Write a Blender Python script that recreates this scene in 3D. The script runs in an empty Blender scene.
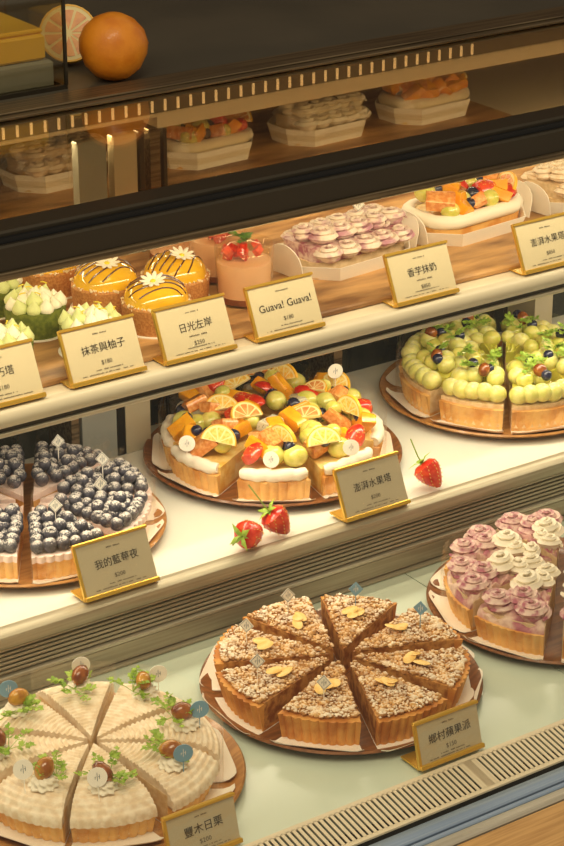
import bpy, bmesh, math, random
from mathutils import Vector, Matrix, Euler, noise
PI = math.pi
C = bpy.context.scene.collection
R = random.Random(7)
RAD = math.radians

# ------------------------------------------------------------------ materials
def lin(c):
    return tuple(((v/255)/12.92 if v/255 <= .04045 else ((v/255+.055)/1.055)**2.4) for v in c) + (1,)
MC = {}
def mat(name, col, rough=.5, metal=0, col2=None, scale=60, lo=.4, hi=.6, bump=0, bscale=None, coat=0,
        stretch=None, sss=0, dust=None, dust_amt=.5, dust_scale=250, emit=0, dw=.1, spec=.5, detail=4, rot=None, coords='Object', trans=0, ior=1.45):
    if name in MC: return MC[name]
    m = bpy.data.materials.new(name); m.use_nodes = True
    nt = m.node_tree; b = nt.nodes['Principled BSDF']; L = nt.links
    b.inputs['Base Color'].default_value = lin(col)
    b.inputs['Roughness'].default_value = rough; b.inputs['Metallic'].default_value = metal
    b.inputs['Coat Weight'].default_value = coat; b.inputs['Coat Roughness'].default_value = .08
    b.inputs['Specular IOR Level'].default_value = spec
    b.inputs['IOR'].default_value = ior
    if trans: b.inputs['Transmission Weight'].default_value = trans
    if sss:
        b.inputs['Subsurface Weight'].default_value = sss; b.inputs['Subsurface Radius'].default_value = (.01, .006, .003)
        b.inputs['Subsurface Scale'].default_value = .4
    if emit:
        b.inputs['Emission Color'].default_value = lin(col); b.inputs['Emission Strength'].default_value = emit
    tc = nt.nodes.new('ShaderNodeTexCoord'); mp = nt.nodes.new('ShaderNodeMapping')
    L.new(tc.outputs[coords], mp.inputs['Vector'])
    if stretch: mp.inputs['Scale'].default_value = stretch
    if rot: mp.inputs['Rotation'].default_value = rot
    cout = None
    if col2:
        n = nt.nodes.new('ShaderNodeTexNoise'); n.inputs['Scale'].default_value = scale; n.inputs['Detail'].default_value = detail
        L.new(mp.outputs[0], n.inputs['Vector'])
        mr = nt.nodes.new('ShaderNodeMapRange'); mr.inputs[1].default_value = lo; mr.inputs[2].default_value = hi
        L.new(n.outputs['Fac'], mr.inputs[0])
        mx = nt.nodes.new('ShaderNodeMix'); mx.data_type = 'RGBA'
        mx.inputs['A'].default_value = lin(col); mx.inputs['B'].default_value = lin(col2)
        L.new(mr.outputs[0], mx.inputs['Factor']); cout = mx.outputs['Result']
        L.new(cout, b.inputs['Base Color'])
    if dust:   # sugar powder sifted from above: lies on upward faces in speckled patches
        g = nt.nodes.new('ShaderNodeNewGeometry'); sx = nt.nodes.new('ShaderNodeSeparateXYZ'); L.new(g.outputs['Normal'], sx.inputs[0])
        n = nt.nodes.new('ShaderNodeTexNoise'); n.inputs['Scale'].default_value = dust_scale; n.inputs['Detail'].default_value = 5
        L.new(tc.outputs['Object'], n.inputs['Vector'])
        a = nt.nodes.new('ShaderNodeMath'); a.operation = 'MULTIPLY_ADD'; a.inputs[1].default_value = .55; L.new(sx.outputs[2], a.inputs[0]); L.new(n.outputs['Fac'], a.inputs[2])
        mr = nt.nodes.new('ShaderNodeMapRange'); mr.inputs[1].default_value = 1.2-dw-dust_amt*.4; mr.inputs[2].default_value = 1.2+dw-dust_amt*.4; mr.inputs[4].default_value = .88
        L.new(a.outputs[0], mr.inputs[0])
        mx = nt.nodes.new('ShaderNodeMix'); mx.data_type = 'RGBA'; mx.inputs['A'].default_value = lin(col); mx.inputs['B'].default_value = lin(dust)
        if cout: L.new(cout, mx.inputs['A'])
        L.new(mr.outputs[0], mx.inputs['Factor']); L.new(mx.outputs['Result'], b.inputs['Base Color'])
    if bump:
        n = nt.nodes.new('ShaderNodeTexNoise'); n.inputs['Scale'].default_value = bscale or scale; n.inputs['Detail'].default_value = 4
        L.new(mp.outputs[0], n.inputs['Vector'])
        bp = nt.nodes.new('ShaderNodeBump'); bp.inputs['Strength'].default_value = bump; bp.inputs['Distance'].default_value = .002
        L.new(n.outputs['Fac'], bp.inputs['Height']); L.new(bp.outputs[0], b.inputs['Normal'])
    MC[name] = m; return m

def clear(name, tint=(255, 255, 255), gloss=.1, rough=.05, glosscol=(255, 255, 255), fres=True, crinkle=0, grz=1):
    m = bpy.data.materials.new(name); m.use_nodes = True; nt = m.node_tree; L = nt.links
    for n in list(nt.nodes): nt.nodes.remove(n)
    o = nt.nodes.new('ShaderNodeOutputMaterial'); t = nt.nodes.new('ShaderNodeBsdfTransparent'); g = nt.nodes.new('ShaderNodeBsdfGlossy')
    t.inputs[0].default_value = lin(tint); g.inputs['Color'].default_value = lin(glosscol); g.inputs['Roughness'].default_value = rough
    mx = nt.nodes.new('ShaderNodeMixShader'); L.new(t.outputs[0], mx.inputs[1]); L.new(g.outputs[0], mx.inputs[2]); L.new(mx.outputs[0], o.inputs[0])
    if fres:
        f = nt.nodes.new('ShaderNodeLayerWeight'); f.inputs['Blend'].default_value = .5
        p = nt.nodes.new('ShaderNodeMath'); p.operation = 'POWER'; p.inputs[1].default_value = 4.5; L.new(f.outputs['Facing'], p.inputs[0])
        a = nt.nodes.new('ShaderNodeMath'); a.operation = 'MULTIPLY_ADD'; a.inputs[1].default_value = .9*grz; a.inputs[2].default_value = gloss; a.use_clamp = True
        L.new(p.outputs[0], a.inputs[0]); L.new(a.outputs[0], mx.inputs[0])
    else: mx.inputs[0].default_value = gloss
    if crinkle:
        tc = nt.nodes.new('ShaderNodeTexCoord'); n = nt.nodes.new('ShaderNodeTexNoise'); n.inputs['Scale'].default_value = 45
        L.new(tc.outputs['Object'], n.inputs['Vector'])
        bp = nt.nodes.new('ShaderNodeBump'); bp.inputs['Strength'].default_value = crinkle; bp.inputs['Distance'].default_value = .01
        L.new(n.outputs['Fac'], bp.inputs['Height']); L.new(bp.outputs[0], g.inputs['Normal'])
    MC[name] = m; return m

M = dict(
    deck=mat('pale_deck_glass', (206, 216, 200), .22, col2=(198, 210, 194), scale=3),
    deck_mid=mat('white_deck_enamel', (226, 224, 212), .25, col2=(218, 216, 204), scale=3),
    alu=mat('brushed_aluminium', (176, 166, 144), .42, .35, col2=(160, 150, 128), scale=8, stretch=(1, 40, 40)),
    alu_l=mat('bright_aluminium', (205, 196, 178), .35, .55, col2=(190, 180, 160), scale=9, stretch=(1, 60, 60)),
    edge_enamel=mat('grey_cream_enamel', (200, 190, 168), .35),
    enamel=mat('cream_enamel', (222, 208, 182), .35),
    dark=mat('dark_metal', (62, 55, 44), .35, .5),
    dark2=mat('dark_counter_metal', (80, 76, 66), .35, .1, col2=(90, 84, 72), scale=6),
    bronze=mat('bronze_metal', (128, 110, 84), .35, .6, col2=(84, 70, 52), scale=5, stretch=(1, 60, 60)),
    black=mat('black_rubber', (12, 12, 14), .45),
    blackglass=mat('black_glass', (30, 32, 30), .12, spec=.6, col2=(46, 48, 42), scale=4, stretch=(8, 1, .5)),
    slot=mat('dark_slot', (22, 15, 9), .7),
    blue=mat('blue_glass_edge', (140, 154, 172), .35, .1, col2=(126, 142, 164), scale=6, stretch=(1, 50, 50)),
    post=mat('pale_post_enamel', (188, 176, 150), .35, .2),
    oak=mat('oak_ledge', (190, 146, 88), .45, col2=(168, 124, 70), scale=9, stretch=(1.2, 22, 1), rot=(0, 0, .12), detail=6),
    board=mat('acacia_board', (206, 158, 100), .42, col2=(120, 80, 44), scale=9, lo=.38, hi=.66, stretch=(1, 4.5, 1), rot=(0, 0, .75), detail=7),
    tray=mat('wooden_tray', (146, 92, 50), .35, coat=.3, col2=(116, 70, 36), scale=12, stretch=(2, 14, 1), rot=(0, 0, .5)),
    tray_l=mat('pale_wooden_tray', (190, 136, 76), .35, coat=.3, col2=(164, 112, 58), scale=12, stretch=(2, 14, 1), rot=(0, 0, .5)),
    crust=mat('baked_crust', (224, 162, 84), .6, col2=(196, 124, 56), scale=45, bump=.35, bscale=220),
    crust_l=mat('pale_baked_crust', (236, 186, 108), .6, col2=(214, 148, 70), scale=45, bump=.35, bscale=220),
    filling=mat('apple_filling', (206, 150, 84), .5, col2=(150, 90, 42), scale=110, bump=.5, bscale=200),
    crumble=mat('crumble_topping', (226, 178, 116), .8, col2=(172, 118, 66), scale=60, bump=.5, bscale=400, dust=(252, 242, 222), dust_amt=.55, dust_scale=45, dw=.2),
    almond=mat('almond_flake', (252, 216, 140), .45, col2=(244, 196, 108), scale=80),
    paper=mat('white_cake_paper', (250, 244, 232), .6),
    sponge=mat('almond_sponge', (236, 208, 162), .7, col2=(222, 186, 134), scale=150, bump=.4, bscale=300),
    mbcream=mat('chestnut_cream', (248, 232, 208), .6, col2=(234, 210, 178), scale=120, bump=.25, bscale=260),
    white=mat('whipped_cream', (246, 236, 216), .5, sss=.0),
    purple=mat('taro_cream', (230, 202, 190), .55, col2=(172, 98, 116), scale=120, lo=.42, hi=.64, detail=10),
    purple_m=mat('swirled_taro_cream', (236, 206, 186), .55, col2=(172, 100, 114), scale=48, lo=.40, hi=.60, detail=10),
    purple_l=mat('pale_taro_cream', (240, 222, 204), .55, col2=(190, 132, 148), scale=70, lo=.46, hi=.66, detail=6),
    taroside=mat('taro_mousse', (232, 206, 166), .6, col2=(214, 184, 142), scale=130, bump=.2),
    pinkcream=mat('pink_cream', (240, 214, 204), .5),
    chestnut=mat('glazed_chestnut', (118, 56, 22), .2, coat=.8, col2=(168, 96, 36), scale=70),
    chestnut_y=mat('yellow_chestnut', (206, 150, 52), .22, coat=.7, col2=(150, 84, 26), scale=60),
    leaf=mat('chervil_leaf', (136, 170, 52), .5, col2=(168, 192, 76), scale=120),
    leaf_d=mat('dark_chervil_leaf', (70, 104, 36), .5, col2=(96, 132, 48), scale=120),
    blueb=mat('blueberry_skin', (54, 54, 66), .45, col2=(76, 74, 86), scale=2, dust=(232, 224, 216), dust_amt=.62, dust_scale=4.5, dw=.12),
    blueb_c=mat('shiny_blueberry_skin', (30, 32, 54), .25, coat=.5, col2=(48, 50, 78), scale=2),
    grape=mat('green_grape', (228, 218, 122), .16, coat=.6, col2=(206, 202, 90), scale=1.2, sss=.25),
    grape_d=mat('dusted_green_grape', (228, 220, 136), .3, coat=.2, col2=(210, 206, 106), scale=1.2, dust=(246, 242, 214), dust_amt=.20, dust_scale=3.0, dw=.2, sss=.25),
    jelly=mat('grape_jelly', (216, 206, 84), .12, coat=.8, col2=(196, 192, 70), scale=60, bump=.6, bscale=80),
    custard=mat('custard', (246, 216, 140), .4, col2=(230, 180, 80), scale=60),
    straw=mat('strawberry_flesh', (196, 34, 20), .25, coat=.6, col2=(226, 74, 40), scale=1.5),
    straw_in=mat('strawberry_cut_flesh', (232, 108, 76), .3, coat=.5, col2=(210, 62, 42), scale=3),
    seed=mat('strawberry_seed', (226, 176, 82), .4),
    mango=mat('mango', (248, 176, 34), .22, coat=.6, col2=(240, 156, 22), scale=1),
    lemon=mat('citrus_flesh', (250, 196, 80), .2, coat=.6, col2=(252, 224, 132), scale=6, lo=.45, hi=.55),
    grapefruit=mat('grapefruit_flesh', (226, 138, 66), .22, coat=.6, col2=(244, 176, 104), scale=3, lo=.42, hi=.6),
    rind=mat('citrus_pith', (250, 230, 164), .5),
    peel=mat('citrus_peel', (244, 186, 48), .4),
    kiwi=mat('dragonfruit_flesh', (226, 218, 186), .3, col2=(60, 48, 40), scale=9, lo=.62, hi=.66),
    orange=mat('orange_peel', (236, 146, 36), .38, coat=.15, col2=(220, 126, 24), scale=1.5, bump=.25, bscale=22),
    orange_in=mat('orange_flesh', (226, 136, 36), .3, col2=(238, 160, 56), scale=5),
    gold=mat('brushed_gold', (226, 182, 76), .3, .75),
    card=mat('cream_price_card', (222, 208, 172), .25, coat=.3),
    card_g=mat('shaded_price_card', (192, 180, 150), .3, coat=.3),  # cream card again, weaker light on the lower levels painted into its colour
    ink=mat('black_ink', (40, 34, 26), .6),
    ink_l=mat('grey_ink', (110, 100, 80), .6),
    blueflag=mat('blue_flag_card', (128, 168, 196), .5),
    blueink=mat('blue_ink', (70, 84, 96), .6),
    crust_d=mat('brown_speckled_crust', (208, 148, 80), .7, col2=(184, 120, 60), scale=400, bump=.4, bscale=300),
    matcha=mat('matcha_crust', (110, 120, 34), .75, col2=(84, 96, 22), scale=160, bump=.4, bscale=300),
    kiss=mat('white_meringue', (244, 240, 216), .5),
    kiss_g=mat('pale_green_meringue', (214, 222, 152), .5),
    zest=mat('yellow_zest', (240, 216, 60), .4),
    glaze=mat('yellow_glaze', (236, 184, 36), .12, coat=.9, col2=(228, 168, 26), scale=20),
    choc=mat('dark_chocolate', (84, 40, 18), .3, coat=.4),
    crumbs=mat('coconut_crumbs', (240, 220, 180), .7),
    petal=mat('white_chocolate_petal', (250, 242, 220), .45),
    mousse=mat('pink_mousse', (242, 204, 174), .5),
    brownbase=mat('brown_biscuit', (150, 84, 44), .6, col2=(120, 60, 30), scale=100),
    yellowtray=mat('yellow_plastic', (232, 184, 40), .3, coat=.3),
    greytray=mat('grey_plastic', (140, 142, 136), .3, coat=.3),
    wallb=mat('brown_wall', (110, 80, 60), .6, col2=(92, 66, 48), scale=2, stretch=(.3, 1, 8)),
    floor=mat('floor_boards', (150, 112, 70), .5, col2=(126, 92, 56), scale=4, stretch=(1, 12, 1)),
    led=mat('led_lens', (255, 226, 176), .4, emit=.75),
    ledband=mat('led_band', (112, 100, 78), .4, .3),
    stem=mat('green_stem', (122, 140, 48), .5),
)
M['film'] = clear('clear_cake_film', gloss=.055, grz=.3, rough=.12, crinkle=.6, glosscol=(255, 244, 225))
M['glass'] = clear('cup_glass', tint=(252, 248, 240), gloss=.04, grz=.6, rough=.04)
M['top'] = clear('smoked_top_glass', tint=(238, 228, 206), gloss=.05, rough=.03)
M['pane'] = clear('front_glass', tint=(252, 251, 247), gloss=.015, rough=.03)
M['lid'] = clear('plastic_lid', tint=(246, 242, 232), gloss=.05, grz=.5, rough=.15, crinkle=.5)
M['acrylic'] = clear('acrylic', tint=(246, 242, 230), gloss=.05, rough=.05)

# ------------------------------------------------------------------ mesh helpers
class MB:
    def __init__(s): s.v = []; s.f = []; s.m = []
    def add(s, vs, fs, mi=0, tf=None):
        o = len(s.v)
        s.v += [tuple(tf @ Vector(v)) if tf else tuple(v) for v in vs]
        s.f += [tuple(i+o for i in f) for f in fs]; s.m += [mi]*len(fs); return s
    def box(s, x0, x1, y0, y1, z0, z1, mi=0, tf=None, bev=0):
        if bev:
            b = bev; vs = []; fs = []
            rings = [(z0, b), (z0+b, 0), (z1-b, 0), (z1, b)]
            for z, i in rings:
                vs += [(x0+i+b*(i == 0)*0, y0+i, z), (x1-i, y0+i, z), (x1-i, y1-i, z), (x0+i, y1-i, z)]
            fs = [(3, 2, 1, 0), (12, 13, 14, 15)]
            for r in range(3):
                for k in range(4): fs.append((r*4+k, r*4+(k+1) % 4, r*4+4+(k+1) % 4, r*4+4+k))
            return s.add(vs, fs, mi, tf)
        vs = [(x0, y0, z0), (x1, y0, z0), (x1, y1, z0), (x0, y1, z0), (x0, y0, z1), (x1, y0, z1), (x1, y1, z1), (x0, y1, z1)]
        return s.add(vs, [(3, 2, 1, 0), (4, 5, 6, 7), (0, 1, 5, 4), (1, 2, 6, 5), (2, 3, 7, 6), (3, 0, 4, 7)], mi, tf)
    def lathe(s, prof, n=32, mi=0, tf=None, flute=None):
        vs = []; fs = []; 
        for r, z in prof:
            for k in range(n):
                a = 2*PI*k/n; rr = r
                if flute: rr = r + flute[1]*abs(math.cos(flute[0]*a/2))*(r > flute[2])
                vs.append((rr*math.cos(a), rr*math.sin(a), z))
        for i in range(len(prof)-1):
            for k in range(n):
                fs.append((i*n+k, i*n+(k+1) % n, (i+1)*n+(k+1) % n, (i+1)*n+k))
        if prof[0][0] > 1e-6: fs.append(tuple(reversed(range(n))))
        if prof[-1][0] > 1e-6: fs.append(tuple((len(prof)-1)*n+k for k in range(n)))
        return s.add(vs, fs, mi, tf)
    def sphere(s, r, loc=(0, 0, 0), sc=(1, 1, 1), n=10, m=7, mi=0, rot=None, jit=0, rnd=None):
        vs = [(0, 0, -1)]; fs = []
        for i in range(1, m):
            t = PI*i/m-PI/2
            for k in range(n): vs.append((math.cos(t)*math.cos(2*PI*k/n), math.cos(t)*math.sin(2*PI*k/n), math.sin(t)))
        vs.append((0, 0, 1)); L = len(vs)-1
        for k in range(n): fs.append((0, 1+(k+1) % n, 1+k)); fs.append((L, 1+(m-2)*n+k, 1+(m-2)*n+(k+1) % n))
        for i in range(m-2):
            for k in range(n):
                a = 1+i*n; fs.append((a+k, a+(k+1) % n, a+n+(k+1) % n, a+n+k))
        if jit: vs = [tuple(c*(1+rnd.uniform(-jit, jit)) for c in v) for v in vs]
        tf = Matrix.Translation(loc) @ ((rot or Matrix.Identity(4))) @ Matrix.Diagonal((sc[0]*r, sc[1]*r, sc[2]*r, 1))
        return s.add(vs, fs, mi, tf)
    def tube(s, pts, r, n=8, mi=0, tf=None, cap=True, star=0):
        pts = [Vector(p) for p in pts]; vs = []; fs = []; up = Vector((0, 0, 1)); N = len(pts)
        for i, p in enumerate(pts):
            t = (pts[min(i+1, N-1)]-pts[max(i-1, 0)]).normalized()
            a = t.cross(up)
            if a.length < .05: a = t.cross(Vector((1, 0, 0)))
            a.normalize(); b = a.cross(t)
            rr = r(i/(N-1)) if callable(r) else r
            for k in range(n):
                q = 2*PI*k/n; r2 = rr*(1+star*(k % 2)) 
                vs.append(p+a*math.cos(q)*r2+b*math.sin(q)*r2)
        for i in range(N-1):
            for k in range(n): fs.append((i*n+k, i*n+(k+1) % n, (i+1)*n+(k+1) % n, (i+1)*n+k))
        if cap: fs.append(tuple(reversed(range(n)))); fs.append(tuple((N-1)*n+k for k in range(n)))
        return s.add(vs, fs, mi, tf)
    def prism(s, poly, z0, z1, mi=0, tf=None):
        n = len(poly); vs = [(x, y, z0) for x, y in poly]+[(x, y, z1) for x, y in poly]
        fs = [tuple(reversed(range(n))), tuple(range(n, 2*n))]+[(k, (k+1) % n, n+(k+1) % n, n+k) for k in range(n)]
        return s.add(vs, fs, mi, tf)
    def mesh(s, name, mats, smooth=True, ang=40):
        me = bpy.data.meshes.new(name); me.from_pydata([tuple(v) for v in s.v], [], s.f)
        mats = mats if isinstance(mats, (list, tuple)) else [mats]
        for m in mats: me.materials.append(M[m] if isinstance(m, str) else m)
        me.polygons.foreach_set('material_index', s.m)
        me.update()
        bm = bmesh.new(); bm.from_mesh(me); bmesh.ops.recalc_face_normals(bm, faces=bm.faces)
        if smooth:
            for f in bm.faces: f.smooth = True
            for e in bm.edges:
                if len(e.link_faces) == 2 and e.calc_face_angle(0) > RAD(ang): e.smooth = False
        bm.to_mesh(me); bm.free(); return me

def obj(name, me, parent=None, loc=(0, 0, 0), rot=(0, 0, 0), sc=(1, 1, 1), label=None):
    o = bpy.data.objects.new(name, me); C.objects.link(o)
    o.parent = parent; o.location = loc; o.rotation_euler = rot; o.scale = sc if hasattr(sc, '__len__') else (sc,)*3
    if label: o['label'] = label
    return o
def tag(o, label, cat, group=None, kind=None):
    if label: o['label'] = label
    if cat: o['category'] = cat
    if group: o['group'] = group
    if kind: o['kind'] = kind
    return o
def thing(name, label, cat, loc=(0, 0, 0), rz=0, group=None):
    return tag(obj(name, None, None, loc, (0, 0, rz)), label, cat, group)
def copy_tree(o, parent=None):
    c = o.copy(); C.objects.link(c); c.parent = parent
    for ch in list(o.children): copy_tree(ch, c)
    return c
MESH = {}
def cached(key, fn):
    if key not in MESH: MESH[key] = fn()
    return MESH[key]

# ------------------------------------------------------------------ camera
F = 2200.0
def nrm(v): return Vector(v).normalized()
Xc = nrm((3480, 967, -F)); th = math.atan(967/F); Uc = Vector((0, math.cos(th), math.sin(th)))
Yc = Uc.cross(Xc)
rot = Matrix((Xc, Yc, Uc))           # rows: world axes in camera coordinates  -> camera-to-world
cam = bpy.data.cameras.new('camera'); co = bpy.data.objects.new('camera', cam); C.objects.link(co)
CAM = Vector((-1.161, -1.572, 1.136))
co.matrix_world = Matrix.Translation(CAM) @ rot.to_4x4()
cam.sensor_fit = 'VERTICAL'; cam.sensor_height = 36; cam.lens = F/846*36; cam.clip_start = .05; cam.clip_end = 30
bpy.context.scene.camera = co

# ------------------------------------------------------------------ the room
def struct(name, mb, m, smooth=False):
    return tag(obj(name, mb.mesh(name, m, smooth)), None, None, None, 'structure')
struct('floor', MB().box(-3, 4, -2.6, 1.9, -.92, -.9), 'floor')
struct('wall_back', MB().box(-3, 4, 1.9, 1.95, -.9, 2.4), 'wallb')

# ------------------------------------------------------------------ the display case
X0, X1 = -.95, 1.25
case = thing('display_case', 'long refrigerated glass cake display case with stepped decks and dark metal top', 'display case')
def cp(name, mb, m, parent=case, smooth=True, label=None): return obj(name, mb.mesh(name, m, smooth), parent, label=label)
cp('base_cabinet', MB().box(X0, X1, -.24, 1.1, -.9, -.045), 'enamel')
# bottom deck: two plates with a seam
SEAM = .184
cp('bottom_deck', MB().box(X0, SEAM-.0008, -.2, .17, -.012, 0).box(SEAM+.0008, X1, -.2, .17, -.012, 0).box(X0, X1, -.2, .17, -.045, -.012), 'deck', label='pale green white bottom deck plates')
cp('middle_deck', MB().box(X0, X1, .15, .54, .064, .08), 'deck_mid', label='white middle deck')
# riser of the middle deck
b = MB().box(X0, X1, .146, .54, -.012, .0635)
cp('riser_panel', b, 'alu')
b = MB()
prof = [(.152, .08), (.146, .0835), (.138, .0835), (.1315, .079), (.130, .071), (.133, .0655), (.150, .0655)]
vs = [(X0, y, z) for y, z in prof]+[(X1, y, z) for y, z in prof]; n = len(prof)
b.add(vs, [(k, (k+1) % n, n+(k+1) % n, n+k) for k in range(n)]+[tuple(range(n)), tuple(range(n, 2*n))])
cp('front_bead', b, 'alu', label='brushed grey rounded deck edge')
b = MB()
for k in range(6):
    z = .0615-k*.0052
    b.box(X0, X1, .139+k*.0004, .147, z-.0030, z, bev=.0006)
cp('riser_ribs', b, 'alu')
cp('riser_bar', MB().box(X0, X1, .1375, .147, .026, .0305, bev=.001).box(X0, X1, .1375, .147, .0623, .0645, bev=.0006), 'alu_l')
cp('riser_foot', MB().box(X0, X1, .1385, .148, .005, .026, bev=.001).box(X0, X1, .134, .148, .0005, .004, bev=.0008), 'alu')
# front grille: frame, slats, tilted
G0y, G0z, G1y, G1z = -.201, .0015, -.2455, -.006
def gp(x, t, h=0): return (x, G0y+(G1y-G0y)*t, G0z+(G1z-G0z)*t+h)
b = MB()
def gbar(x0, x1, t0, t1, th=.002):
    vs = [gp(x0, t0, -th), gp(x1, t0, -th), gp(x1, t1, -th), gp(x0, t1, -th), gp(x0, t0), gp(x1, t0), gp(x1, t1), gp(x0, t1)]
    b.add(vs, [(3, 2, 1, 0), (4, 5, 6, 7), (0, 1, 5, 4), (1, 2, 6, 5), (2, 3, 7, 6), (3, 0, 4, 7)])
gbar(X0, X1, -.04, .08); gbar(X0, X1, .9, 1.0)
JO = -.0065
x = X0
while x < X1:
    if abs(x-JO) < .005: gbar(x-.003, x+.0065, .05, .92)
    gbar(x, x+.0034, .05, .92, .0010); x += .0060
cp('front_grille', b, 'enamel', smooth=False, label='cream slotted air grille')
cp('grille_trough', MB().box(X0, X1, -.245, -.2, -.045, -.03), 'slot')
cp('glass_channel', MB().box(X0, X1, -.266, -.2475, -.05, -.0105, bev=.0015), 'blue', label='blue grey glass channel')
cp('channel_gap', MB().box(X0, X1, -.2695, -.266, -.05, -.018), 'black')
cp('channel_strip', MB().box(X0, X1, -.275, -.2695, -.05, -.0105, bev=.001), 'blue')
cp('front_rail', MB().box(X0, X1, -.289, -.275, -.05, -.010, bev=.003), 'alu_l', label='ribbed aluminium front rail')
cp('rail_gap', MB().box(X0, X1, -.2915, -.289, -.05, -.018), 'black')
cp('wooden_ledge', MB().box(X0, X1, -.62, -.2915, -.05, -.012, bev=.001), 'oak', smooth=False, label='oak ledge along the case front')
cp('ledge_bracket', MB().box(X0, X1, -.4, -.24, -.12, -.05), 'dark')
# middle level back wall and posts
YB = .487
cp('back_panel', MB().box(X0, X1, YB, YB+.01, .08, .27), 'blackglass', label='dark glossy back panel of the middle deck')
SH = .287
cp('shelf_pan', MB().box(X0, X1, .2, 1.05, SH-.012, SH), 'enamel')
b = MB(); prof = [(.2, SH+.0015), (.194, SH+.001), (.189, SH-.003), (.1875, SH-.010), (.190, SH-.016), (.2, SH-.016)]; n = len(prof)
b.add([(X0, y, z) for y, z in prof]+[(X1, y, z) for y, z in prof], [(k, (k+1) % n, n+(k+1) % n, n+k) for k in range(n)]+[tuple(range(n)), tuple(range(n, 2*n))])
cp('shelf_edge', b, 'edge_enamel', label='cream rounded shelf edge')
cp('shelf_lamp_housing', MB().box(X0, X1, .196, .25, SH-.024, SH-.016), 'dark')
cp('shelf_trim', MB().box(X0, X1, .192, .197, SH-.0275, SH-.023, bev=.0008), 'alu_l')
def post(x, w, z0, z1, m, y=.5, d=.014): cp('post', MB().box(x, x+w, y, y+d, z0, z1, bev=.0015), m)
for x, w, m in ((.040, .030, 'post'), (.074, .006, 'dark'), (.088, .013, 'bronze'), (-.006, .036, 'greytray'), (.106, .004, 'dark'), (.78, .03, 'post')):
    post(x, w, SH, .437, m)
for x, w, m in ((.040, .034, 'post'), (.027, .012, 'black'), (-.02, .008, 'bronze'), (-.004, .012, 'dark'), (.09, .004, 'bronze'), (.40, .014, 'dark')):
    pass
for x, w, m in ((.005, .033, 'post'), (-.006, .010, 'black'), (-.052, .045, 'greytray'), (-.066, .010, 'bronze'), (.300, .012, 'bronze'), (.62, .03, 'post')):
    post(x, w, .0802, SH-.012, m, .432, .054)
# header with its lamp segments
TZ = .475
cp('header_edge', MB().box(X0, .098, .5, .53, .450, .4545, bev=.001), 'enamel')
head = cp('lamp_header', MB().box(.098, X1, .5, .53, .437, .4545, bev=.001), 'enamel', label='cream strip under the lamp segments')
band = cp('lamp_band', MB().box(X0, X1, .502, .53, .4545, .4715), 'ledband')
segm = MB().box(-.0013, .0013, -.002, 0, -.0066, .0066, bev=.0004).mesh('lamp_segment', 'led')
for k in range(56):
    x = -.20+k*.0172
    if x < .56: obj('lamp_segment', segm, band, (x, .502, .463), (0, RAD(0), 0))
cp('rear_frame', MB().box(X0, X1, .50, .56, .4765, .480, bev=.001).box(X0, X1, .51, .518, .480, .4825, bev=.0008), 'bronze')
cp('counter_top', MB().box(X0, X1, .5605, 1.10, .46, TZ), 'dark2', label='dark metal counter top')
cp('rear_wall', MB().box(X0, X1, 1.05, 1.10, -.0449, .4595), 'dark')
cp('top_glass', MB().box(X0, X1, .211, .5, .4735, TZ+.0005), 'top', label='smoked glass top')
cp('side_panel', MB().box(X1, X1+.02, -.24, 1.1, -.04, .475), 'dark')
# beam
b = MB()
cp('beam_cap', MB().box(X0, X1, .176, .2105, .462, .4755, bev=.002), 'dark', label='grey brown top of the beam')
cp('beam_groove', MB().box(X0, X1, .170, .176, .445, .4705), 'black')
cp('front_beam', MB().box(X0, X1, .164, .175, .439, .4655, bev=.002).box(X0, X1, .175, .20, .439, .45), 'dark', label='dark metal beam')
cp('beam_lip', MB().box(X0, X1, .160, .166, .4325, .4405, bev=.001), 'bronze')
# front glass, leaning from the channel up to the beam
v0, v1 = Vector((0, -.256, -.011)), Vector((0, .158, .434))
d = (v1-v0); nn = Vector((0, -d.z, d.y)).normalized()*.0015
vs = []
for x in (X0, X1):
    for p in (v0, v1): vs += [(x, p.y+nn.y, p.z+nn.z), (x, p.y-nn.y, p.z-nn.z)]
cp('front_glass', MB().add(vs, [(0, 1, 3, 2), (4, 6, 7, 5), (0, 4, 5, 1), (2, 3, 7, 6), (0, 2, 6, 4), (1, 5, 7, 3)]), 'pane', smooth=False, label='clear leaning front glass')

# wooden board on the shelf
BZ = SH+.007
bd = obj('serving_board', MB().box(X0+.01, .80, .222, 1.0, SH+.0002, BZ, bev=.0015).mesh('serving_board', 'board', False))
tag(bd, 'long brown wooden board with diagonal grain covering the upper shelf', 'board')

# ------------------------------------------------------------------ shared pieces
def text_mesh(s, size, m, ext=.00012):
    cu = bpy.data.curves.new('t', 'FONT'); cu.body = s; cu.size = size; cu.extrude = ext; cu.offset = 0; cu.align_x = 'CENTER'; cu.align_y = 'CENTER'; cu.resolution_u = 2
    o = bpy.data.objects.new('t', cu); C.objects.link(o); bpy.context.view_layer.update()
    dg = bpy.context.evaluated_depsgraph_get(); me = bpy.data.meshes.new_from_object(o.evaluated_get(dg))
    bpy.data.objects.remove(o); me.materials.clear(); me.materials.append(M[m]); return me

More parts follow.
